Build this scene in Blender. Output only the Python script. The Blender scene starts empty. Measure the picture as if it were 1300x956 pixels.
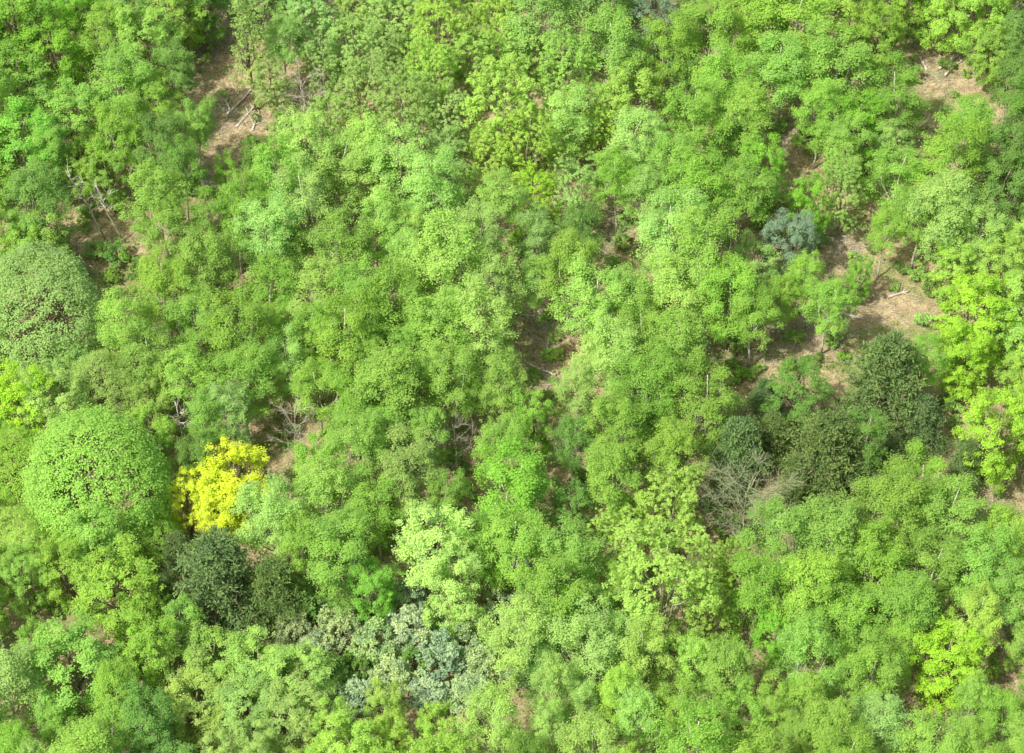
import bpy, math, random
import numpy as np
from mathutils import Vector
random.seed(7)
scene = bpy.context.scene
COL = scene.collection
PI = math.pi

# ------------------------------------------------------------------ camera
P = math.radians(46); D = 320.0; HF = math.radians(20.5); TH = math.tan(HF/2)
cp, sp = math.cos(P), math.sin(P)
CAM = Vector((0, -D*cp, D*sp)); F = Vector((0, cp, -sp)); R = Vector((1, 0, 0)); U = Vector((0, sp, cp))
cd = bpy.data.cameras.new('camera'); cam = bpy.data.objects.new('camera', cd); COL.objects.link(cam)
cam.location = CAM; cam.rotation_euler = (PI/2-P, 0, 0)
cd.sensor_fit = 'HORIZONTAL'; cd.angle = HF; cd.clip_end = 9000; cd.clip_start = 1
scene.camera = cam
def at(u, v, z=0.0):
    ray = F + R*((u-650)/650*TH) - U*((v-478)/650*TH)
    t = (z-CAM.z)/ray.z
    p = CAM + ray*t
    return p, t*TH/650

# ------------------------------------------------------------------ light
SUN_EL = math.radians(54); SUN_AZ = math.radians(-134)   # azimuth clockwise from +Y
sd = Vector((math.sin(SUN_AZ)*math.cos(SUN_EL), math.cos(SUN_AZ)*math.cos(SUN_EL), math.sin(SUN_EL)))
w = bpy.data.worlds.new('World'); scene.world = w; w.use_nodes = True
nt = w.node_tree; bg = nt.nodes['Background']
sky = nt.nodes.new('ShaderNodeTexSky'); sky.sky_type = 'NISHITA'; sky.sun_disc = False
sky.sun_elevation = SUN_EL; sky.sun_rotation = SUN_AZ; sky.air_density = 1.0; sky.dust_density = 6
nt.links.new(sky.outputs[0], bg.inputs[0]); bg.inputs[1].default_value = 0.15
sl = bpy.data.lights.new('sun', 'SUN'); sl.energy = 5.0; sl.angle = math.radians(0.6); sl.color = (1, 0.96, 0.88)
so = bpy.data.objects.new('sun', sl); COL.objects.link(so); so.rotation_euler = sd.to_track_quat('Z', 'Y').to_euler()
scene.view_settings.view_transform = 'Standard'; scene.view_settings.look = 'None'; scene.view_settings.exposure = 0

# ------------------------------------------------------------------ materials
def newmat(name):
    m = bpy.data.materials.new(name); m.use_nodes = True
    n = m.node_tree.nodes; n.clear(); out = n.new('ShaderNodeOutputMaterial')
    return m, m.node_tree, out
def leaf_material(name, transl=0.47, fixed=None, hue=0.09):
    m, t, out = newmat(name); n = t.nodes; L = t.links
    if fixed is None:
        oi = n.new('ShaderNodeObjectInfo'); src = oi.outputs['Color']
    else:
        rgb = n.new('ShaderNodeRGB'); rgb.outputs[0].default_value = (*fixed, 1); src = rgb.outputs[0]
    at_ = n.new('ShaderNodeAttribute'); at_.attribute_name = 'tint'
    mr = n.new('ShaderNodeMapRange'); mr.inputs['To Min'].default_value = 0.78; mr.inputs['To Max'].default_value = 1.22
    L.new(at_.outputs['Fac'], mr.inputs['Value'])
    mul = n.new('ShaderNodeVectorMath'); mul.operation = 'SCALE'
    L.new(src, mul.inputs[0]); L.new(mr.outputs[0], mul.inputs['Scale'])
    # fresh tips lean to yellow, old growth to blue green
    mx = n.new('ShaderNodeMix'); mx.data_type = 'RGBA'
    mx.inputs['A'].default_value = (1-hue, 1.0, 1+hue, 1); mx.inputs['B'].default_value = (1+hue*1.1, 1.03, 1-hue, 1)
    L.new(at_.outputs['Fac'], mx.inputs['Factor'])
    m2 = n.new('ShaderNodeVectorMath'); m2.operation = 'MULTIPLY'
    L.new(mul.outputs[0], m2.inputs[0]); L.new(mx.outputs['Result'], m2.inputs[1])
    df = n.new('ShaderNodeBsdfDiffuse'); tr = n.new('ShaderNodeBsdfTranslucent')
    L.new(m2.outputs[0], df.inputs[0])
    tc = n.new('ShaderNodeVectorMath'); tc.operation = 'MULTIPLY'; tc.inputs[1].default_value = (1.06, 1.1, 0.85)
    L.new(m2.outputs[0], tc.inputs[0]); L.new(tc.outputs[0], tr.inputs[0])
    ms = n.new('ShaderNodeMixShader'); ms.inputs[0].default_value = transl
    L.new(df.outputs[0], ms.inputs[1]); L.new(tr.outputs[0], ms.inputs[2])
    L.new(ms.outputs[0], out.inputs[0]); return m
def bark_material(name, c1, c2, scale=3.0, contrast=(0.4, 0.62)):
    m, t, out = newmat(name); n = t.nodes; L = t.links
    tc = n.new('ShaderNodeTexCoord'); mp = n.new('ShaderNodeMapping'); mp.inputs['Scale'].default_value = (1, 1, 0.35 if 'oak' in name else 1.6)
    nz = n.new('ShaderNodeTexNoise'); nz.inputs['Scale'].default_value = scale; nz.inputs['Detail'].default_value = 3
    cr = n.new('ShaderNodeValToRGB'); cr.color_ramp.elements[0].position = contrast[0]; cr.color_ramp.elements[1].position = contrast[1]
    cr.color_ramp.elements[0].color = (*c2, 1); cr.color_ramp.elements[1].color = (*c1, 1)
    pb = n.new('ShaderNodeBsdfDiffuse')
    L.new(tc.outputs['Object'], mp.inputs[0]); L.new(mp.outputs[0], nz.inputs[0]); L.new(nz.outputs[0], cr.inputs[0]); L.new(cr.outputs[0], pb.inputs[0])
    L.new(pb.outputs[0], out.inputs[0]); return m
M_LEAF = leaf_material('spring_leaves')
M_NEEDLE = leaf_material('dark_needles', 0.28, hue=0.1)
M_WAXY = leaf_material('waxy_leaves', 0.35, hue=0.08)
M_BIRCH = bark_material('birch_bark', (0.70, 0.68, 0.58), (0.36, 0.33, 0.26))
M_OAK = bark_material('oak_bark', (0.32, 0.28, 0.19), (0.16, 0.135, 0.09))
M_PALE = bark_material('bleached_wood', (0.62, 0.58, 0.48), (0.38, 0.34, 0.27))
M_TWIG = bark_material('twig_wood', (0.40, 0.43, 0.23), (0.25, 0.27, 0.14))
M_NET = bark_material('grey_twig_wood', (0.43, 0.47, 0.28), (0.30, 0.34, 0.18))

# ------------------------------------------------------------------ mesh helpers
class MB:
    def __init__(s): s.v = []; s.f = []
    def tube(s, pts, rad, sides=5, cap=True):
        n = len(pts); base = len(s.v)
        for i in range(n):
            a = pts[max(0, i-1)]; b = pts[min(n-1, i+1)]
            d = (b-a)
            d = d.normalized() if d.length > 1e-6 else Vector((0, 0, 1))
            x = d.orthogonal().normalized() if abs(d.z) < 0.95 else Vector((1, 0, 0)) - d*d.x
            x.normalize(); y = d.cross(x)
            for k in range(sides):
                an = 2*PI*k/sides
                s.v.append(pts[i] + (x*math.cos(an)+y*math.sin(an))*rad[i])
        for i in range(n-1):
            for k in range(sides):
                k2 = (k+1) % sides
                s.f.append((base+i*sides+k, base+i*sides+k2, base+(i+1)*sides+k2, base+(i+1)*sides+k))
        if cap:
            s.f.append(tuple(base+k for k in reversed(range(sides))))
            s.f.append(tuple(base+(n-1)*sides+k for k in range(sides)))
    def build(s, name, mat, parent=None):
        me = bpy.data.meshes.new(name); me.from_pydata([tuple(p) for p in s.v], [], s.f); me.update()
        for p in me.polygons: p.use_smooth = True
        me.materials.append(mat)
        o = bpy.data.objects.new(name, me); COL.objects.link(o)
        if parent: o.parent = parent
        return o
def curve(a, b, rng, wob=0.12, n=5, sag=0.0):
    d = b-a; L = d.length; pts = []
    o1 = Vector((rng.uniform(-1, 1), rng.uniform(-1, 1), rng.uniform(-.5, .5)))*wob*L
    for i in range(n):
        t = i/(n-1)
        p = a + d*t + o1*math.sin(t*PI) + Vector((0, 0, sag*L*math.sin(t*PI)))
        if 0 < i < n-1: p += Vector((rng.uniform(-1, 1), rng.uniform(-1, 1), rng.uniform(-1, 1)))*wob*0.25*L
        pts.append(p)
    return pts
def lerp_r(r0, r1, n): return [r0+(r1-r0)*i/(n-1) for i in range(n)]

def leaf_mesh(name, groups, ll, lw, nr, mat, up=0.35, out_w=0.8, rnd=0.8, shell=0.45, zmin=-0.55, along=False, centre=None, soft=False):
    """groups: array rows cx,cy,cz,rx,ry,rz,n,tint ; leaves scattered near each clump's shell"""
    g = np.array(groups, dtype=np.float64)
    idx = np.repeat(np.arange(len(g)), np.maximum(g[:, 6].astype(int), 1))
    N = len(idx); G = g[idx]
    d = nr.normal(size=(N, 3)); d /= np.linalg.norm(d, axis=1)[:, None]
    flip = d[:, 2] < zmin; d[flip, 2] *= -1
    r = 1-nr.random(N)**1.2*shell
    if soft: r = np.abs(nr.normal(.58, .34, N))
    ctr = G[:, :3]; pos = ctr + d*G[:, 3:6]*r[:, None]
    dd = d
    if centre is not None:
        q = pos-np.array(centre); q /= np.maximum(np.linalg.norm(q, axis=1), 1e-3)[:, None]; dd = d*.35+q*.85
    nn = dd*out_w + nr.normal(size=(N, 3))*rnd*0.6; nn[:, 2] += up
    nn /= np.linalg.norm(nn, axis=1)[:, None]
    if along:
        t = d*1.0 + nr.normal(size=(N, 3))*0.45; t[:, 2] += -0.1
        t /= np.linalg.norm(t, axis=1)[:, None]
        b = np.cross(t, nn)
    else:
        a = nr.normal(size=(N, 3)); t = np.cross(nn, a); t /= np.linalg.norm(t, axis=1)[:, None]
        b = np.cross(nn, t)
    b /= np.maximum(np.linalg.norm(b, axis=1), 1e-6)[:, None]
    s = nr.uniform(0.65, 1.35, N)[:, None]
    V = np.empty((N, 4, 3)); V[:, 0] = pos - t*ll*.5*s; V[:, 2] = pos + t*ll*.5*s
    off = nr.uniform(-.12, .12, N)[:, None]*ll
    V[:, 1] = pos + b*lw*.5*s + t*off; V[:, 3] = pos - b*lw*.5*s - t*off
    me = bpy.data.meshes.new(name)
    me.vertices.add(N*4); me.vertices.foreach_set('co', V.reshape(-1).astype(np.float32))
    me.loops.add(N*4); me.loops.foreach_set('vertex_index', np.arange(N*4, dtype=np.int32))
    me.polygons.add(N); me.polygons.foreach_set('loop_start', np.arange(0, N*4, 4, dtype=np.int32))
    try: me.polygons.foreach_set('loop_total', np.full(N, 4, dtype=np.int32))
    except Exception: pass
    me.update()
    tint = np.clip(G[:, 7] + nr.normal(size=N)*0.10, 0, 1)
    a1 = me.attributes.new('tint', 'FLOAT', 'FACE'); a1.data.foreach_set('value', tint.astype(np.float32))
    me.materials.append(mat)
    return me

# ------------------------------------------------------------------ tree building
NAMES = {'b': 'birch_tree', 'w': 'broadleaf_tree', 'r': 'domed_tree', 'o': 'oak_tree', 'y': 'yew_tree', 'p': 'pine_tree', 's': 'pale_shrub', 'x': 'bare_tree', 'u': 'low_shrub', 'd': 'dead_birch_tree'}
# nominal crown width, height, crown centre height
DIM = {'b': (7.0, 14.5, 9.0), 'w': (7.8, 13.0, 8.0), 'r': (12.4, 14.0, 7.6), 'o': (8.2, 13.5, 8.8), 'y': (8.0, 10.5, 5.4), 'p': (6.0, 17.0, 10.0), 's': (5.8, 5.4, 3.0), 'x': (8.0, 13.0, 8.2), 'u': (3.4, 2.8, 1.5), 'd': (3.5, 14.0, 8.0)}

def limbs_for(clumps, top, rng, base_r, K, trunk_pts, mat, trunk_o, twigs=None, zlo=0.28):
    H = top
    def tp(z):
        t = max(0, min(1, z/trunk_pts[-1].z)); i = min(int(t*(len(trunk_pts)-1)), len(trunk_pts)-2)
        f = t*(len(trunk_pts)-1)-i
        return trunk_pts[i].lerp(trunk_pts[i+1], f)
    groups = [[] for _ in range(K)]
    order = sorted(clumps, key=lambda c: math.atan2(c[1], c[0]))
    for i, c in enumerate(order): groups[min(K-1, i*K//len(order))].append(c)
    for g in groups:
        if not g: continue
        mb = MB(); c = Vector((0, 0, 0))
        for q in g: c += Vector(q[:3])
        c /= len(g)
        z0 = max(H*zlo*rng.uniform(.85, 1.2), c.z*0.55)
        a = tp(z0); main = curve(a, a.lerp(c, 0.85), rng, 0.1, 5, -0.05)
        mb.tube(main, lerp_r(base_r*.55, base_r*.25, 5), 5)
        for q in g:
            e = Vector(q[:3]); st = main[rng.choice([1, 2, 3, 4])]
            mb.tube(curve(st, e, rng, 0.12, 4, -0.04), lerp_r(base_r*.24, base_r*.09, 4), 3, False)
            if twigs:
                for tw in twigs.get(tuple(q[:3]), []):
                    mb.tube(curve(e if rng.random() < .5 else st.lerp(e, .6), Vector(tw), rng, 0.1, 3), lerp_r(base_r*.10, base_r*.05, 3), 3, False)
        mb.build('limb', mat, trunk_o)

def make_tree(kind, seed):
    rng = random.Random(seed*13+ord(kind)); nr = np.random.default_rng(seed*7+ord(kind))
    W, H, ZC = DIM[kind]; Rm = W/2
    root = bpy.data.objects.new(NAMES[kind], None); COL.objects.link(root)
    root.empty_display_size = 0.5
    clumps = []; leaf = []; twigs = {}
    lean = Vector((rng.uniform(-1, 1), rng.uniform(-1, 1), 0))*0.06*H
    tpts = [Vector((0, 0, -0.3))]
    for i in range(1, 7):
        t = i/6; tpts.append(Vector((0, 0, H*.92*t)) + lean*t*t + Vector((rng.uniform(-.2, .2), rng.uniform(-.2, .2), 0)))
    if kind == 'b':
        base = H*rng.uniform(.24, .36); n = 28; mat = M_BIRCH; tr = .15
        if seed > 9: base = H*.50; n = 24; tr = .19
        lop = rng.uniform(0, 2*PI); lopf = rng.uniform(.1, .35)
        for i in range(n):
            t = (i+rng.random())/n; z = base + (H-base-.9)*t
            prof = (math.sin(PI*(0.16+0.72*t**0.8)))**0.6
            th = i*2.399+rng.uniform(-.5, .5)
            rr = Rm*prof*rng.uniform(.42, .92)*(1+lopf*math.cos(th-lop))
            cr = rng.uniform(.9, 1.7)*(1-.15*t)
            c = (rr*math.cos(th)+lean.x*t, rr*math.sin(th)+lean.y*t, z, cr); clumps.append(c)
            tb = rng.uniform(.38, .62)
            for k in range(11):
                d = Vector((rng.gauss(0, 1), rng.gauss(0, 1), rng.gauss(.15, .85))).normalized()*cr*rng.uniform(.35, 1.0)
                sr = rng.uniform(.30, .66)
                leaf.append((c[0]+d.x, c[1]+d.y, z+d.z*.9, sr*1.35, sr*1.35, sr*rng.uniform(1.0, 1.35), 155*sr, tb+rng.uniform(-.12, .12)+.08*d.z))
        me = leaf_mesh('crown', leaf, .155, .110, nr, M_LEAF, shell=1.0, up=.42, centre=(0, 0, H*.5), rnd=.42, soft=True)
    elif kind == 'w':
        base = H*rng.uniform(.16, .24); n = 40; mat = M_OAK; tr = .24
        for i in range(n):
            t = (i+rng.random())/n; z = base+(H-base-.7)*t
            prof = (math.sin(PI*(0.20+0.68*t)))**0.5
            th = i*2.399+rng.uniform(-.5, .5); rr = Rm*prof*rng.uniform(.5, .98); cr = rng.uniform(.7, 1.4)
            c = (rr*math.cos(th)+lean.x*t, rr*math.sin(th)+lean.y*t, z, cr); clumps.append(c)
            tb = rng.uniform(.35, .65)
            for k in range(10):
                d = Vector((rng.gauss(0, 1), rng.gauss(0, 1), rng.gauss(.2, .85))).normalized()*cr*rng.uniform(.5, 1.05)
                sr = rng.uniform(.26, .55)
                leaf.append((c[0]+d.x, c[1]+d.y, z+d.z*.85, sr*1.3, sr*1.3, sr, 150*sr, tb+rng.uniform(-.15, .15)+.1*d.z))
        me = leaf_mesh('crown', leaf, .175, .125, nr, M_LEAF, shell=1, up=.5, centre=(0, 0, H*.45), rnd=.5, soft=True)
    elif kind == 'r':
        mat = M_OAK; tr = .38; n = 44
        amp = .4 if seed == 1 else 1.0
        bumps = [(rng.uniform(0, 2*PI), rng.uniform(.1, 1.4), rng.uniform(-.20, .12)*amp) for _ in range(20)]
        def Rr(th, ph):
            s = 1
            for a, b, h in bumps:
                dd = (math.cos(th-a)*math.sin(ph)*math.sin(b)+math.cos(ph)*math.cos(b))
                s += h*max(0, dd)**18
            return s
        m = 900 if seed == 1 else 760
        for i in range(m):
            cz = 1-1.5*(i+.5)/m; ph = math.acos(max(-1, min(1, cz))); th = i*2.39996+rng.uniform(-.3, .3)
            s = Rr(th, ph)*rng.uniform(.93 if seed == 1 else .90, 1.02)
            x = Rm*.93*math.sin(ph)*math.cos(th)*s; y = Rm*.93*math.sin(ph)*math.sin(th)*s; z = 6.2+cz*7.0*s
            sr = rng.uniform(.40, .60) if seed == 1 else rng.uniform(.34, .70)
            leaf.append((x, y, z, sr*1.5, sr*1.5, sr*.9, 115*sr, rng.uniform(.4, .6)))
            if i % 17 == 0: clumps.append((x*.84, y*.84, max(1.2, z*.88+.3), 1))
        me = leaf_mesh('crown', leaf, .165, .12, nr, M_LEAF, shell=.9, up=.45, centre=(0, 0, 4), rnd=.45, soft=True)
    elif kind == 'o':
        base = H*.2; n = 34; mat = M_TWIG; tr = .20
        for i in range(n):
            t = (i+rng.random())/n; z = base+(H-base-.7)*t
            prof = (math.sin(PI*(0.18+0.70*t)))**0.55
            th = i*2.399+rng.uniform(-.5, .5); rr = Rm*prof*rng.uniform(.45, .92); cr = rng.uniform(.95, 1.5)
            c = (rr*math.cos(th)+lean.x*t, rr*math.sin(th)+lean.y*t, z, cr); clumps.append(c)
            tw = []
            for k in range(22):
                d = Vector((rng.gauss(0, 1), rng.gauss(0, 1), rng.gauss(.3, .9))).normalized()*cr*rng.uniform(.45, 1.1)
                sr = rng.uniform(.15, .32); q = (c[0]+d.x, c[1]+d.y, z+d.z)
                leaf.append((*q, sr*1.3, sr*1.3, sr, 105*sr, rng.uniform(.35, .7)))
                if k % 4 == 0: tw.append(q)
            twigs[tuple(c[:3])] = tw
        me = leaf_mesh('crown', leaf, .175, .13, nr, M_LEAF, shell=.9, up=.55, centre=(0, 0, H*.4), rnd=.5)
    elif kind == 'y':
        mat = M_OAK; tr = .3
        # layered spreading boughs
        for b in range(48):
            t = (b+rng.random())/48; z0 = .9+(H-1.6)*t; th = b*2.399+rng.uniform(-.5, .5)
            ln = Rm*((1-t)**.5*.95+.12)*rng.uniform(.62, 1.28); dz = rng.uniform(-.08, .2)
            for j in range(7):
                q = (j+2.2)/9; wd = 1.1
                for side in (-1, 1):
                    off = rng.uniform(.1, .9)*wd*side
                    x = math.cos(th)*ln*q-math.sin(th)*off; y = math.sin(th)*ln*q+math.cos(th)*off
                    sr = rng.uniform(.28, .60)
                    leaf.append((x, y, z0+dz*ln*q-.5*q*q+rng.uniform(-.2, .2), sr*1.4, sr*1.4, sr*.5, 60*sr, rng.uniform(.05, .5)+.45*q))
            if b % 2 == 0: clumps.append((math.cos(th)*ln*.8, math.sin(th)*ln*.8, z0, 1))
        me = leaf_mesh('crown', leaf, .30, .10, nr, M_NEEDLE, shell=.9, up=.5, along=True)
    elif kind == 'p':
        mat = M_OAK; tr = .22
        for i in range(100):
            t = ((i+rng.random())/100)**.9; z = 3.5+(H-4)*t
            rr = Rm*((1-t)**.7*.9+.06)*rng.uniform(.3, 1.0); th = i*2.399
            sr = rng.uniform(.35, .65); x = rr*math.cos(th); y = rr*math.sin(th)
            leaf.append((x, y, z, sr*1.3, sr*1.3, sr*.5, 90*sr, rng.uniform(.2, .8)))
            if i % 3 == 0: clumps.append((x, y, z, 1))
        me = leaf_mesh('crown', leaf, .34, .09, nr, M_NEEDLE, shell=.9, up=.3, along=True)
    elif kind in 'su':
        mat = M_TWIG; tr = .12 if kind == 's' else .07; n = 34 if kind == 's' else 14
        for i in range(n):
            cz = rng.uniform(.0, 1); th = i*2.399; q = math.sqrt(max(0, 1-cz*cz))
            cr = rng.uniform(.6, 1.0)*(1 if kind == 's' else .55)
            rr = (Rm-cr*.6)*q*rng.uniform(.6, 1.1)
            c = (rr*math.cos(th), rr*math.sin(th), .45*cr+(H-.9*cr-.4)*cz*rng.uniform(.7, 1.1)+.2, cr); clumps.append(c)
            tb = rng.uniform(.1, .9)
            for k in range(7):
                d = Vector((rng.gauss(0, 1), rng.gauss(0, 1), abs(rng.gauss(.3, .7)))).normalized()*cr*rng.uniform(.5, 1)
                sr = rng.uniform(.2, .42)*(1.1 if kind == 's' else .8)
                leaf.append((c[0]+d.x, c[1]+d.y, c[2]+d.z*.9, sr, sr, sr, 85*sr if kind == 's' else 95*sr, tb+rng.uniform(-.25, .25)))
        me = leaf_mesh('foliage', leaf, .30 if kind == 's' else .18, .15 if kind == 's' else .13, nr, M_WAXY if kind == 's' else M_LEAF, shell=.9, along=(kind == 's'), up=.7)
    elif kind in 'xd':
        mat = M_NET if (seed == 1 and kind == 'x') else M_PALE; tr = .075 if seed == 1 else .12; me = None
        if kind == 'd': tr = .17; mat = M_BIRCH
        trunk = MB(); trunk.tube(tpts, lerp_r(tr, tr*.3, 7), 6); to = trunk.build('trunk', mat, root)
        nl = 26 if (seed == 1 and kind == 'x') else 12
        if kind == 'd': nl = 7
        for i in range(nl):
            t = (.3 if kind == 'x' else .55)+(.65 if kind == 'x' else .4)*i/nl; a = tpts[int(t*6)].lerp(tpts[min(6, int(t*6)+1)], t*6-int(t*6))
            th = i*2.4+rng.uniform(-.4, .4); ln = Rm*(1.15-.5*abs(t-.5)*1.2)*rng.uniform(.7, 1.05)*(1 if kind == 'x' else .7)
            e = a+Vector((math.cos(th)*ln, math.sin(th)*ln, ln*rng.uniform(.3, .9)))
            mb = MB(); m1 = curve(a, e, rng, .16, 6, -.05); mb.tube(m1, lerp_r(tr*.45, tr*.18, 6), 5)
            for j in range(7 if kind == 'x' else 3):
                s = m1[rng.randint(1, 5)]; dr = Vector((math.cos(th)+rng.gauss(0, .7), math.sin(th)+rng.gauss(0, .7), rng.uniform(-.1, 1.2))).normalized()
                e2 = s+dr*rng.uniform(.8, 2.0)*(1 if kind == 'x' else .5); m2 = curve(s, e2, rng, .15, 4); mb.tube(m2, lerp_r(tr*.24, tr*.12, 4), 4, False)
                for k in range(8 if kind == 'x' else 2):
                    s3 = m2[rng.randint(1, 3)]; d3 = (dr+Vector((rng.gauss(0, .7), rng.gauss(0, .7), rng.gauss(.2, .6)))).normalized()
                    mb.tube(curve(s3, s3+d3*rng.uniform(.5, 1.2), rng, .12, 3), lerp_r(max(.016, tr*.14), max(.010, tr*.08), 3), 3, False)
            mb.build('limb', mat, to)
        return root
    trunk = MB()
    if kind in 'su':
        for k in range(4):
            a = k*1.6+rng.random(); trunk.tube(curve(Vector((.1*math.cos(a), .1*math.sin(a), -.1)), Vector((Rm*.4*math.cos(a), Rm*.4*math.sin(a), H*.55)), rng, .1, 4), lerp_r(tr, tr*.4, 4), 5)
        to = trunk.build('stem', mat, root)
        for c in clumps[::3]:
            trunk2 = MB(); a = Vector((c[0]*.3, c[1]*.3, H*.25)); trunk2.tube(curve(a, Vector(c[:3]), rng, .1, 4), lerp_r(tr*.5, tr*.2, 4), 4); trunk2.build('branch', mat, to)
    else:
        rad = [tr*1.35]+[tr*(1-.8*i/6) for i in range(1, 7)]
        trunk.tube(tpts, rad, 7); to = trunk.build('trunk', mat, root)
        limbs_for(clumps, H, rng, tr, 6 if kind != 'r' else 8, tpts, mat, to, twigs if kind == 'o' else None)
    co = bpy.data.objects.new('foliage' if kind in 'su' else 'crown', me); COL.objects.link(co); co.parent = root
    return root

def dup(root):
    r = root.copy(); COL.objects.link(r)
    for ch in list(root.children):
        c = ch.copy(); COL.objects.link(c); c.parent = r
        for g in list(ch.children):
            d = g.copy(); COL.objects.link(d); d.parent = c
    return r

NV = {'b': 12, 'w': 7, 'r': 5, 'o': 5, 'y': 4, 'p': 2, 's': 4, 'x': 4, 'u': 4, 'd': 3}
PROTO = {}; USED = set()
def get(kind, var):
    key = (kind, var % NV[kind])
    if key not in PROTO: PROTO[key] = make_tree(kind, key[1]+1)
    if key in USED: return dup(PROTO[key])
    USED.add(key); return PROTO[key]

CLR = {  # leaf colour lightened to imitate aerial haze, word
 'mg': ((.345, .560, .120), 'mid green'), 'lg': ((.435, .640, .185), 'light green'), 'bg': ((.325, .600, .100), 'bright green'),
 'yg': ((.440, .650, .145), 'yellow green'), 'ly': ((.43, .68, .085), 'vivid yellow green'), 'go': ((.68, .78, .085), 'golden yellow'),
 'dm': ((.230, .410, .100), 'deep green'), 'dk': ((.180, .285, .100), 'dark green'), 'og': ((.390, .570, .180), 'olive green'),
 'gg': ((.290, .415, .245), 'grey green'), 'sv': ((.45, .58, .32), 'silvery green'), 'li': ((.53, .74, .21), 'pale lime'), 'br': ((.3, .27, .2), 'leafless brown'),
 'dl': ((.40, .65, .13), 'smooth bright green'), 'oy': ((.42, .60, .17), 'olive green')}
KW = {'b': 'feathery birch', 'w': 'leafy tree', 'r': 'dome-crowned tree', 'o': 'thinly leafed oak', 'y': 'dark conifer', 'p': 'thin conifer', 's': 'spiky shrub', 'x': 'bare tree', 'u': 'low bush', 'd': 'dead birch'}
GRP = {'b': 'birches massed through the wood', 'w': 'leafy trees among the birches', 'r': 'dome-crowned trees at the left', 'o': 'thinly leafed oaks', 'y': 'dark conifers in the wood', 'p': 'thin conifers', 's': 'silvery shrubs at the bottom', 'x': 'leafless trees', 'u': 'low bushes on the woodland floor', 'd': 'thin dead birches'}
LAND = [(285, 622, 'golden yellow tree'), (125, 600, 'big smooth dome tree'), (290, 735, 'dark lower left conifer'), (560, 705, 'pale lime tree'),
 (945, 640, 'leafless twiggy tree'), (1120, 475, 'dark conifer at right'), (1120, 390, 'tan clearing'), (1000, 310, 'grey green round tree'), (300, 140, 'clearing with logs'),
 (690, 440, 'central gap'), (835, 740, 'dotted yellowish tree'), (1205, 830, 'vivid bottom right tree'), (1265, 540, 'lime tree at right edge'),
 (1195, 90, 'upper right clearing'), (675, 255, 'small yellow oak'), (782, 290, 'gap with slim trunk'), (825, 20, 'blue green treetop'), (165, 335, 'dark hollow at left'), (500, 820, 'silvery shrub patch'),
 (45, 390, 'huge feathery left tree')]

T = []  # (u,v,w,kind,colour,label)
def A(s, k, c):
    for q in s.split():
        u, v, ww = map(float, q.split(',')); T.append([u, v, ww*(1.06 if k in 'bw' and ww > 50 else 1), k, c, None])
def Hh(u, v, ww, k, c, lab): T.append([u, v, ww, k, c, lab])
Hh(296, 616, 104, 'w', 'go', 'largest golden yellow leafy tree, right of the big smooth dome tree')
Hh(238, 632, 50, 'w', 'go', 'small golden yellow side tree at the left of the largest golden one')
Hh(274, 640, 72, 'w', 'go', 'lower golden yellow tree in front of the largest golden one')
Hh(125, 605, 186, 'r', 'dl', 'big smooth bright green dome tree at the left')
Hh(275, 736, 145, 'y', 'dk', 'broad dark conifer below the golden yellow tree')
Hh(340, 752, 100, 'y', 'dk', 'dark conifer overlapping the right side of the broad lower left one')
Hh(556, 690, 112, 'w', 'li', 'pale lime tree, brightest crown near the bottom centre')
Hh(580, 742, 84, 'w', 'li', 'lower pale lime tree directly beneath the brightest lime crown')
Hh(945, 640, 104, 'x', 'br', 'leafless twiggy tree with a pale brown net of branches')
Hh(1122, 490, 135, 'y', 'dk', 'tall dark conifer right of the tan clearing, highest of the dark group')
Hh(1000, 306, 76, 'w', 'gg', 'small round grey green tree above the tan clearing')
Hh(835, 745, 145, 'o', 'yg', 'large dotted yellowish green oak with thin leaves, bottom centre')
Hh(1205, 840, 104, 'w', 'ly', 'vivid yellow green round tree near the bottom right corner')
Hh(1267, 545, 98, 'w', 'ly', 'lime coloured leafy tree cut by the right edge')
Hh(675, 255, 70, 'o', 'ly', 'small yellow oak standing at the upper centre')
Hh(825, 22, 74, 'w', 'gg', 'blue green treetop at the top edge')
Hh(318, 48, 64, 'p', 'og', 'tall thin conifer above the clearing with logs')
Hh(48, 395, 178, 'r', 'og', 'huge feathery green dome at the left edge')
Hh(372, 541, 52, 'x', 'br', 'tangled bleached dead tree right of the golden yellow tree')
Hh(580, 560, 46, 'x', 'br', 'white dead tree between birches at the centre')
Hh(104, 248, 34, 'd', 'br', 'leftmost of the thin pale leaning dead stems above the dark hollow')
Hh(128, 258, 32, 'd', 'br', 'rightmost of the thin pale leaning dead stems above the dark hollow')
Hh(384, 118, 60, 'x', 'br', 'grey bare tree right of the clearing with logs')
Hh(230, 540, 34, 'd', 'br', 'slim bare tree just above the golden yellow tree')
Hh(1040, 150, 26, 'd', 'br', 'slim pale dead stem near the small gap at upper right')
Hh(868, 480, 26, 'd', 'br', 'slim pale dead stem among the birches right of the central gap')
A('25,25,100 72,68,85 30,188,95', 'w', 'bg'); A('22,112,80 88,145,80', 'w', 'mg'); A('190,55,75 212,18,85', 'w', 'yg'); A('258,8,62', 'w', 'dm')
A('125,45,75 150,108,85 55,195,62 158,178,66 205,262,80 218,315,72 250,165,54 350,238,80 300,275,66', 'b', 'mg'); A('40,262,80 200,182,66 232,215,56 228,95,56', 'b', 'dm')
A('330,205,52 372,170,45', 'w', 'dm'); A('285,228,40', 'w', 'bg'); A('358,62,60', 'b', 'og')
A('78,350,70', 'r', 'dm'); A('130,492,110', 'r', 'oy'); A('22,512,90', 'w', 'ly'); A('30,600,120 190,675,85', 'r', 'mg'); A('30,690,100', 'r', 'yg')
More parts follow.
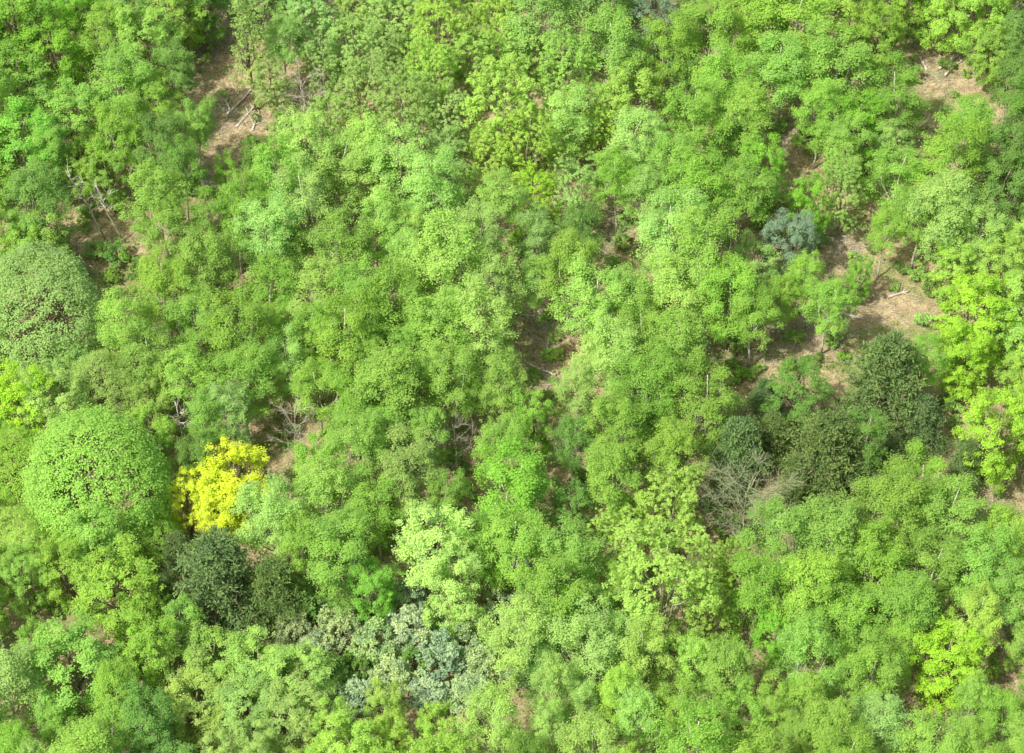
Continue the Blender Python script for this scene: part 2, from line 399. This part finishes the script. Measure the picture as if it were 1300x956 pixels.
A('150,755,110 28,735,60 180,830,80', 'w', 'mg'); A('95,850,125', 'w', 'mg'); A('228,850,90 275,842,95 325,848,95 378,862,90 250,890,95 305,892,95 365,905,90', 'w', 'oy'); A('225,700,60 205,755,60', 'y', 'dk')
A('150,412,75 210,368,80 265,335,80 432,332,80 340,372,80 250,412,80 300,432,90 190,470,80 245,485,74 310,490,84 430,440,90 500,400,90 560,420,90 510,500,100 450,520,80 565,478,80 635,560,66 636,495,62', 'b', 'mg')
A('332,300,80 392,268,80 430,215,90 388,195,80 470,190,75 500,220,90 548,240,80 480,300,72 570,332,105 612,300,66 368,466,66 615,420,88 630,372,78', 'b', 'lg')
A('395,375,80 520,602,80', 'b', 'og'); A('680,535,56', 'w', 'bg'); A('650,620,110', 'b', 'bg')
A('755,400,96 775,460,90 812,385,72 850,300,96 868,382,96 800,182,80 415,645,86', 'b', 'lg')
A('722,345,76 900,320,90 925,372,80 870,445,86 820,505,90 895,522,86 780,545,80 780,605,80 850,595,76 430,700,90 480,650,80 600,695,66 382,690,66 450,585,80', 'b', 'mg')
A('470,745,66', 'w', 'bg'); A('655,690,90 725,705,86 700,775,100', 'b', 'mg'); A('660,805,90 750,835,100 820,845,80', 'b', 'lg'); A('722,650,60', 'w', 'dm')
A('785,690,75 850,642,95', 'o', 'yg')
A('1005,692,88 1060,690,100 1120,660,100 1170,622,86 1205,655,90 1110,725,90 1040,755,90 960,755,86 1180,732,90 1235,722,90 1150,775,86 1070,802,90 1280,762,80 1285,692,80 930,855,76 1020,850,85 1110,860,80', 'b', 'mg')
A('985,802,60', 'w', 'bg'); A('1165,538,85 1042,580,130 978,556,70 1090,612,80 1228,585,60 1010,630,66', 'y', 'dk'); A('1100,560,60', 'b', 'dm')
A('1240,400,96 1222,455,76', 'w', 'ly'); A('1272,352,70 1290,482,60', 'w', 'yg'); A('1170,462,56 1048,392,62 955,405,66', 'b', 'mg'); A('1090,352,40 1024,262,52 965,215,60', 'w', 'bg'); A('1015,498,75', 'w', 'dm')
A('940,252,76 890,242,80 845,215,80 1040,145,58 1070,185,66 1135,232,76 1190,202,86 1230,172,80 1165,285,62 1140,125,76 920,112,80 990,92,90 945,152,76 880,162,80 1010,32,110 905,40,90 960,25,90 790,72,90 842,62,70 785,232,60 1120,300,50', 'b', 'mg')
A('1215,272,90 1252,295,75 720,152,80 700,22,95', 'b', 'lg'); A('1100,160,74', 'w', 'bg'); A('1072,235,64 735,242,70 590,240,50', 'o', 'og'); A('800,130,80 1205,8,76 1250,15,80', 'w', 'yg'); A('870,102,50', 'w', 'dm')
A('670,182,80 620,190,62 600,72,80 560,30,90 545,82,80 640,22,80 715,92,90 660,62,70', 'o', 'yg'); A('570,150,72 510,140,90 460,112,80 420,152,70 400,30,80 445,55,72 500,20,90', 'o', 'og')
A('430,795,68 475,818,72 520,795,76 560,830,72 590,790,68 500,858,72 610,838,66 640,745,70 545,880,66 600,880,66 450,885,70 470,775,56 685,735,56 655,760,50 400,825,60 630,790,60 372,800,56 655,850,50', 's', 'sv')
A('388,768,60 425,858,60 555,790,56 415,772,50 625,815,50 525,838,50 455,842,50 705,760,50', 's', 'dm')
A('925,668,44 962,672,46 150,320,44 182,340,40 905,640,40', 'u', 'dm')  # pair in the left hollow: deep green stands in for the shade there

GAPS = [(262, 55, 12, 14), (292, 145, 46, 28), (255, 232, 8, 6), (782, 288, 13, 34), (1190, 95, 44, 34), (1000, 168, 18, 28), (1070, 312, 24, 24), (1112, 398, 88, 32),
 (1005, 434, 44, 20), (690, 440, 12, 42), (1240, 620, 36, 28), (920, 815, 14, 8), (60, 765, 18, 8), (735, 600, 6, 6), (162, 338, 28, 12), (1276, 838, 14, 8), (655, 302, 6, 14), (1200, 530, 14, 26),
 (590, 615, 4, 6), (968, 268, 8, 10), (938, 462, 12, 16), (1150, 345, 20, 20), (372, 552, 10, 10), (580, 570, 6, 12), (118, 272, 12, 26), (230, 545, 6, 12), (1205, 860, 20, 12)]
ANCH = [(60, 60, 'w', 'bg'), (60, 200, 'w', 'mg'), (200, 100, 'b', 'mg'), (120, 90, 'b', 'dm'), (450, 60, 'o', 'og'), (600, 60, 'o', 'yg'), (700, 130, 'o', 'yg'), (520, 140, 'o', 'og'), (850, 80, 'b', 'mg'), (1000, 60, 'b', 'mg'), (1200, 40, 'w', 'mg'),
 (1280, 130, 'b', 'dm'), (1200, 230, 'b', 'mg'), (1280, 320, 'w', 'yg'), (450, 250, 'b', 'lg'), (600, 300, 'b', 'lg'), (800, 330, 'b', 'lg'), (300, 400, 'b', 'mg'), (500, 450, 'b', 'mg'), (800, 500, 'b', 'mg'), (60, 450, 'w', 'oy'),
 (50, 650, 'w', 'mg'), (150, 800, 'w', 'mg'), (300, 860, 'w', 'oy'), (500, 840, 's', 'sv'), (450, 650, 'b', 'mg'), (700, 700, 'b', 'mg'), (850, 680, 'o', 'yg'), (1000, 560, 'y', 'dk'), (1100, 720, 'b', 'mg'), (1250, 800, 'b', 'mg'), (700, 900, 'b', 'lg'), (1000, 900, 'b', 'mg'), (150, 920, 'b', 'mg'), (480, 930, 'w', 'yg'), (1100, 240, 'b', 'mg')]
rf = random.Random(21)
def gap_ok(u, v, ww):
    for a, b, ra, rb in GAPS:
        dv = v-b; e = .70 if dv > 0 else .45
        if ((u-a)/(ra+ww*.48))**2+(dv/(rb+ww*e))**2 < 1: return False
    return True
tries = 0
while tries < 13000:
    tries += 1
    u = rf.uniform(-45, 1345); v = rf.uniform(-45, 1015); ww = rf.choice([rf.uniform(54, 80), rf.uniform(80, 115)])
    if not gap_ok(u, v, ww): continue
    ok = True
    for t in T:
        m = .575*(t[2]+ww)/2
        if (t[0]-u)**2+((t[1]-v)*.95)**2 < m*m: ok = False; break
    if not ok: continue
    a = min(ANCH, key=lambda q: (q[0]-u)**2+(q[1]-v)**2+rf.uniform(0, 5000))
    k, c = a[2], a[3]
    if rf.random() < .30 and k == 'b': c = rf.choice(['lg', 'mg', 'og', 'dm', 'yg', 'dm'])
    if rf.random() < .10 and k in 'bo': k = 'w'
    T.append([u, v, ww, k, c, None])
# low bushes around gaps
for _ in range(120):
    g = rf.choice(GAPS[:-1]); an = rf.uniform(0, 2*PI); q = rf.uniform(.6, 1.6)
    T.append([g[0]+g[2]*q*math.cos(an), g[1]+g[3]*q*math.sin(an)+6, rf.uniform(12, 30), 'u', rf.choice(['mg', 'bg', 'dm', 'og', 'lg']), None])

# ---- labels
ORD = ['', 'second ', 'third ', 'fourth ', 'fifth ', 'sixth ', 'seventh ', 'eighth ', 'ninth ', 'tenth ', 'eleventh ', 'twelfth ']
DIR = ['right of', 'above right of', 'above', 'above left of', 'left of', 'below left of', 'below', 'below right of']
def sector(l, t): return int(round(math.atan2(-(t[1]-l[1]), t[0]-l[0])/(PI/4))) % 8
for t in T:
    if t[5]: continue
    best = None
    for l in sorted(LAND, key=lambda q: (q[0]-t[0])**2+(q[1]-t[1])**2)[:6]:
        s = sector(l, t); d = (l[0]-t[0])**2+(l[1]-t[1])**2
        rank = sum(1 for o in T if o is not t and o[3] == t[3] and CLR[o[4]][1] == CLR[t[4]][1] and not o[5] and sector(l, o) == s and (l[0]-o[0])**2+(l[1]-o[1])**2 < d)
        sc = math.sqrt(d)+rank*60
        if rank < 12 and (best is None or sc < best[0]): best = (sc, l, s, rank)
    _, l, s, rank = best
    t.append(f"{CLR[t[4]][1]} {KW[t[3]]}, {ORD[rank]}closest {DIR[s]} the {l[2]}")
# ---- placing
cnt = {}
for t in T:
    u, v, ww, k, c, lab = t[:6]
    if not lab: lab = t[6]
    W, H, ZC = DIM[k]
    p, mpp = at(u, v, ZC)
    s = ww*mpp/W; sz = s*rf.uniform(.92, 1.12)
    if k in 'bwoxd': sz = (s*.6+.4)*rf.uniform(.82, 1.12)
    if k == 'w' and 195 < u < 410 and v > 830: sz = .62
    p, mpp = at(u, v, ZC*sz)
    cnt[k] = cnt.get(k, -1)+1
    if k == 'x': var = 0 if abs(u-945) < 1 else 1+cnt[k] % 3
    elif k == 'r': var = 0 if c == 'dl' else 1+cnt[k] % 4
    elif k == 'b':
        near = any(abs(u-a) < ra+22 and 10 < b-v < rb+70 for a, b, ra, rb in GAPS)
        var = 9+cnt[k] % 3 if near else cnt[k] % 9
    else: var = cnt[k]
    o = get(k, var)
    o.location = (p.x, p.y, 0); o.scale = (s, s, sz)
    o.rotation_euler = (rf.uniform(-.05, .05), rf.uniform(-.05, .05), rf.uniform(0, 2*PI))
    if k == 'd' and u < 150: o.rotation_euler = (.06, -.24, 0.0); o.location.x += 2.0
    o['label'] = lab; o['category'] = 'shrub' if k in 'su' else 'tree'; o['group'] = GRP[k]
    col = CLR[c][0]; f = rf.uniform(.90, 1.09); hr = rf.uniform(.93, 1.06)
    if c in ('go', 'ly', 'li', 'dl') or t[5]: f = 1; hr = 1
    for ch in o.children:
        if ch.name.startswith(('crown', 'foliage')): ch.color = (col[0]*f*hr, col[1]*f, col[2]*f*rf.uniform(.85, 1.15), 1)
print('TREES', len(T), {k: v+1 for k, v in cnt.items()})

# ------------------------------------------------------------------ ground
xs = sorted(set([-4000, -1500, -600, -250] + [-150+i*2.5 for i in range(121)] + [250, 600, 1500, 4000]))
def hgt(x, y):
    f = max(0, 1-max(abs(x), abs(y))/180)
    return f*(.16*math.sin(x*.21+1.3*math.sin(y*.13))+.14*math.sin(y*.27+x*.08)+.06*math.sin(x*.9+y*.7))-.12
vs = [(x, y, hgt(x, y)) for y in xs for x in xs]; n = len(xs)
fs = [(j*n+i, j*n+i+1, (j+1)*n+i+1, (j+1)*n+i) for j in range(n-1) for i in range(n-1)]
me = bpy.data.meshes.new('ground'); me.from_pydata(vs, [], fs); me.update()
for p in me.polygons: p.use_smooth = True
m, t, out = newmat('woodland_floor'); N = t.nodes; L = t.links
tc = N.new('ShaderNodeTexCoord')
def noise(s, d=6, r=.6):
    q = N.new('ShaderNodeTexNoise'); q.inputs['Scale'].default_value = s; q.inputs['Detail'].default_value = d; q.inputs['Roughness'].default_value = r
    L.new(tc.outputs['Object'], q.inputs['Vector']); return q
def ramp(src, p0, c0, p1, c1):
    q = N.new('ShaderNodeValToRGB'); e = q.color_ramp.elements; e[0].position = p0; e[0].color = (*c0, 1); e[1].position = p1; e[1].color = (*c1, 1); L.new(src, q.inputs[0]); return q
n2 = noise(.9, 7, .72); n3 = noise(.22, 5, .65); n4 = noise(5, 4, .8)
c1 = ramp(n2.outputs[0], .40, (.16, .11, .055), .58, (.56, .45, .27))
c2 = ramp(n4.outputs[0], .40, (.18, .13, .065), .60, (.64, .53, .34))
mx = N.new('ShaderNodeMix'); mx.data_type = 'RGBA'; mx.inputs['Factor'].default_value = .5
L.new(c1.outputs[0], mx.inputs['A']); L.new(c2.outputs[0], mx.inputs['B'])
gr = ramp(n4.outputs[0], .35, (.08, .12, .03), .65, (.23, .31, .09))
fa = ramp(n3.outputs[0], .48, (0, 0, 0), .62, (.78, .78, .78))
m2 = N.new('ShaderNodeMix'); m2.data_type = 'RGBA'; L.new(fa.outputs[0], m2.inputs['Factor']); L.new(mx.outputs['Result'], m2.inputs['A']); L.new(gr.outputs[0], m2.inputs['B'])
pb = N.new('ShaderNodeBsdfDiffuse'); L.new(m2.outputs['Result'], pb.inputs[0])
bp = N.new('ShaderNodeBump'); bp.inputs['Strength'].default_value = .9; bp.inputs['Distance'].default_value = .25; L.new(n2.outputs[0], bp.inputs['Height']); L.new(bp.outputs[0], pb.inputs['Normal'])
L.new(pb.outputs[0], out.inputs[0]); me.materials.append(m)
g = bpy.data.objects.new('ground', me); COL.objects.link(g); g['kind'] = 'structure'; g['label'] = 'brown leaf-littered woodland floor showing through the gaps'; g['category'] = 'ground'

# undergrowth + brushwood (uncountable)
GW = []
for a, b, ra, rb in GAPS:
    p, mpp = at(a, b, 0); GW.append((p.x, p.y, ra*mpp*1.1, rb*mpp*1.5))
def gapness(x, y):
    for gx, gy, ra, rb in GW:
        if ((x-gx)/ra)**2+((y-gy)/rb)**2 < 1: return 1
    return 0
nr = np.random.default_rng(5); rows = []
for i in range(13000):
    x = rf.uniform(-68, 68); y = rf.uniform(-75, 85)
    q = math.sin(x*.23+2*math.sin(y*.11))+math.sin(y*.31+x*.12+1)+rf.gauss(0, .8)+1.4-1.9*gapness(x, y)
    if q < .2: continue
    r = rf.uniform(.2, .8); rows.append((x, y, hgt(x, y)+.1, r*1.4, r*1.4, r*.8, rf.randint(5, 15), rf.uniform(.1, .9)))
M_UND = leaf_material('undergrowth_leaves', .35, fixed=(.26, .41, .10))
um = leaf_mesh('undergrowth', rows, .22, .15, nr, M_UND, shell=1, up=.8, zmin=0)
uo = bpy.data.objects.new('undergrowth', um); COL.objects.link(uo); uo['kind'] = 'stuff'; uo['label'] = 'patchy low green undergrowth over the woodland floor'; uo['category'] = 'undergrowth'
mb = MB()
for i in range(4200):
    if i < 3200:
        gq = rf.choice(GAPS[:11]); p, _ = at(gq[0]+rf.gauss(0, gq[2]*.8), gq[1]+rf.gauss(0, gq[3]*.8), 0)
    else: p = Vector((rf.uniform(-70, 70), rf.uniform(-80, 85), 0))
    a = rf.uniform(0, 2*PI); ln = rf.uniform(.4, 2.2); z = hgt(p.x, p.y)+.05
    b0 = Vector((p.x, p.y, z)); e = b0+Vector((math.cos(a)*ln, math.sin(a)*ln, rf.uniform(0, .3)))
    mb.tube(curve(b0, e, rf, .1, 3), lerp_r(rf.uniform(.02, .05), .015, 3), 3, False)
bo = mb.build('brushwood', M_PALE); bo['kind'] = 'stuff'; bo['label'] = 'pale fallen twigs littering the woodland floor'; bo['category'] = 'brushwood'

# fallen logs
LOGS = [(305, 125, 6, 120, 'pale fallen log, upper one in the clearing with logs'), (318, 138, 7, 118, 'longest pale fallen log in the clearing with logs'), (285, 128, 4, 60, 'short fallen log lying left in the clearing with logs'),
 (325, 152, 3.5, 100, 'lowest short fallen log in the clearing with logs'), (1208, 75, 5, 135, 'grey fallen log, upper one in the upper right clearing'), (1216, 82, 5.5, 132, 'grey fallen log, lower one in the upper right clearing'), (1172, 78, 3, 75, 'short upright-pointing fallen log left in the upper right clearing'),
 (682, 402, 5, 10, 'thin fallen log across the top of the central gap'), (694, 440, 5, 95, 'fallen log running down the central gap'), (686, 468, 4, 30, 'fallen log at the bottom of the central gap'),
 (1080, 398, 3.5, 20, 'short pale log on the tan clearing, left side'), (1140, 372, 3, 160, 'short pale log on the tan clearing, right side'), (898, 75, 3, 85, 'white broken log between birches at upper right'), (230, 205, 4.5, 70, 'fallen log in shade below left of the clearing with logs'), (655, 305, 5, 70, 'leaning white log between light green birches above centre')]
for i, (u, v, ln, an, lab) in enumerate(LOGS):
    p, _ = at(u, v, .2); root = bpy.data.objects.new('fallen_log', None); COL.objects.link(root); root.location = (p.x, p.y, hgt(p.x, p.y)+.14); root.rotation_euler = (0, 0, math.radians(180-an))
    lr = random.Random(i+50); mb = MB()
    pts = curve(Vector((-ln/2, 0, 0)), Vector((ln/2, 0, .08)), lr, .04, 8); mb.tube(pts, lerp_r(.17, .08, 8), 8); mb.build('stem', M_PALE if i % 3 else M_BIRCH, root)
    for k in range(5):
        s = pts[lr.randint(2, 7)]; mb = MB(); mb.tube(curve(s, s+Vector((lr.uniform(.3, 1.4), lr.choice([-1, 1])*lr.uniform(.4, 1.6), lr.uniform(.05, .5))), lr, .12, 4), lerp_r(.06, .02, 4), 5); mb.build('branch_stub', M_PALE, root)
    root['label'] = lab; root['category'] = 'log'; root['group'] = 'fallen logs in the gaps'
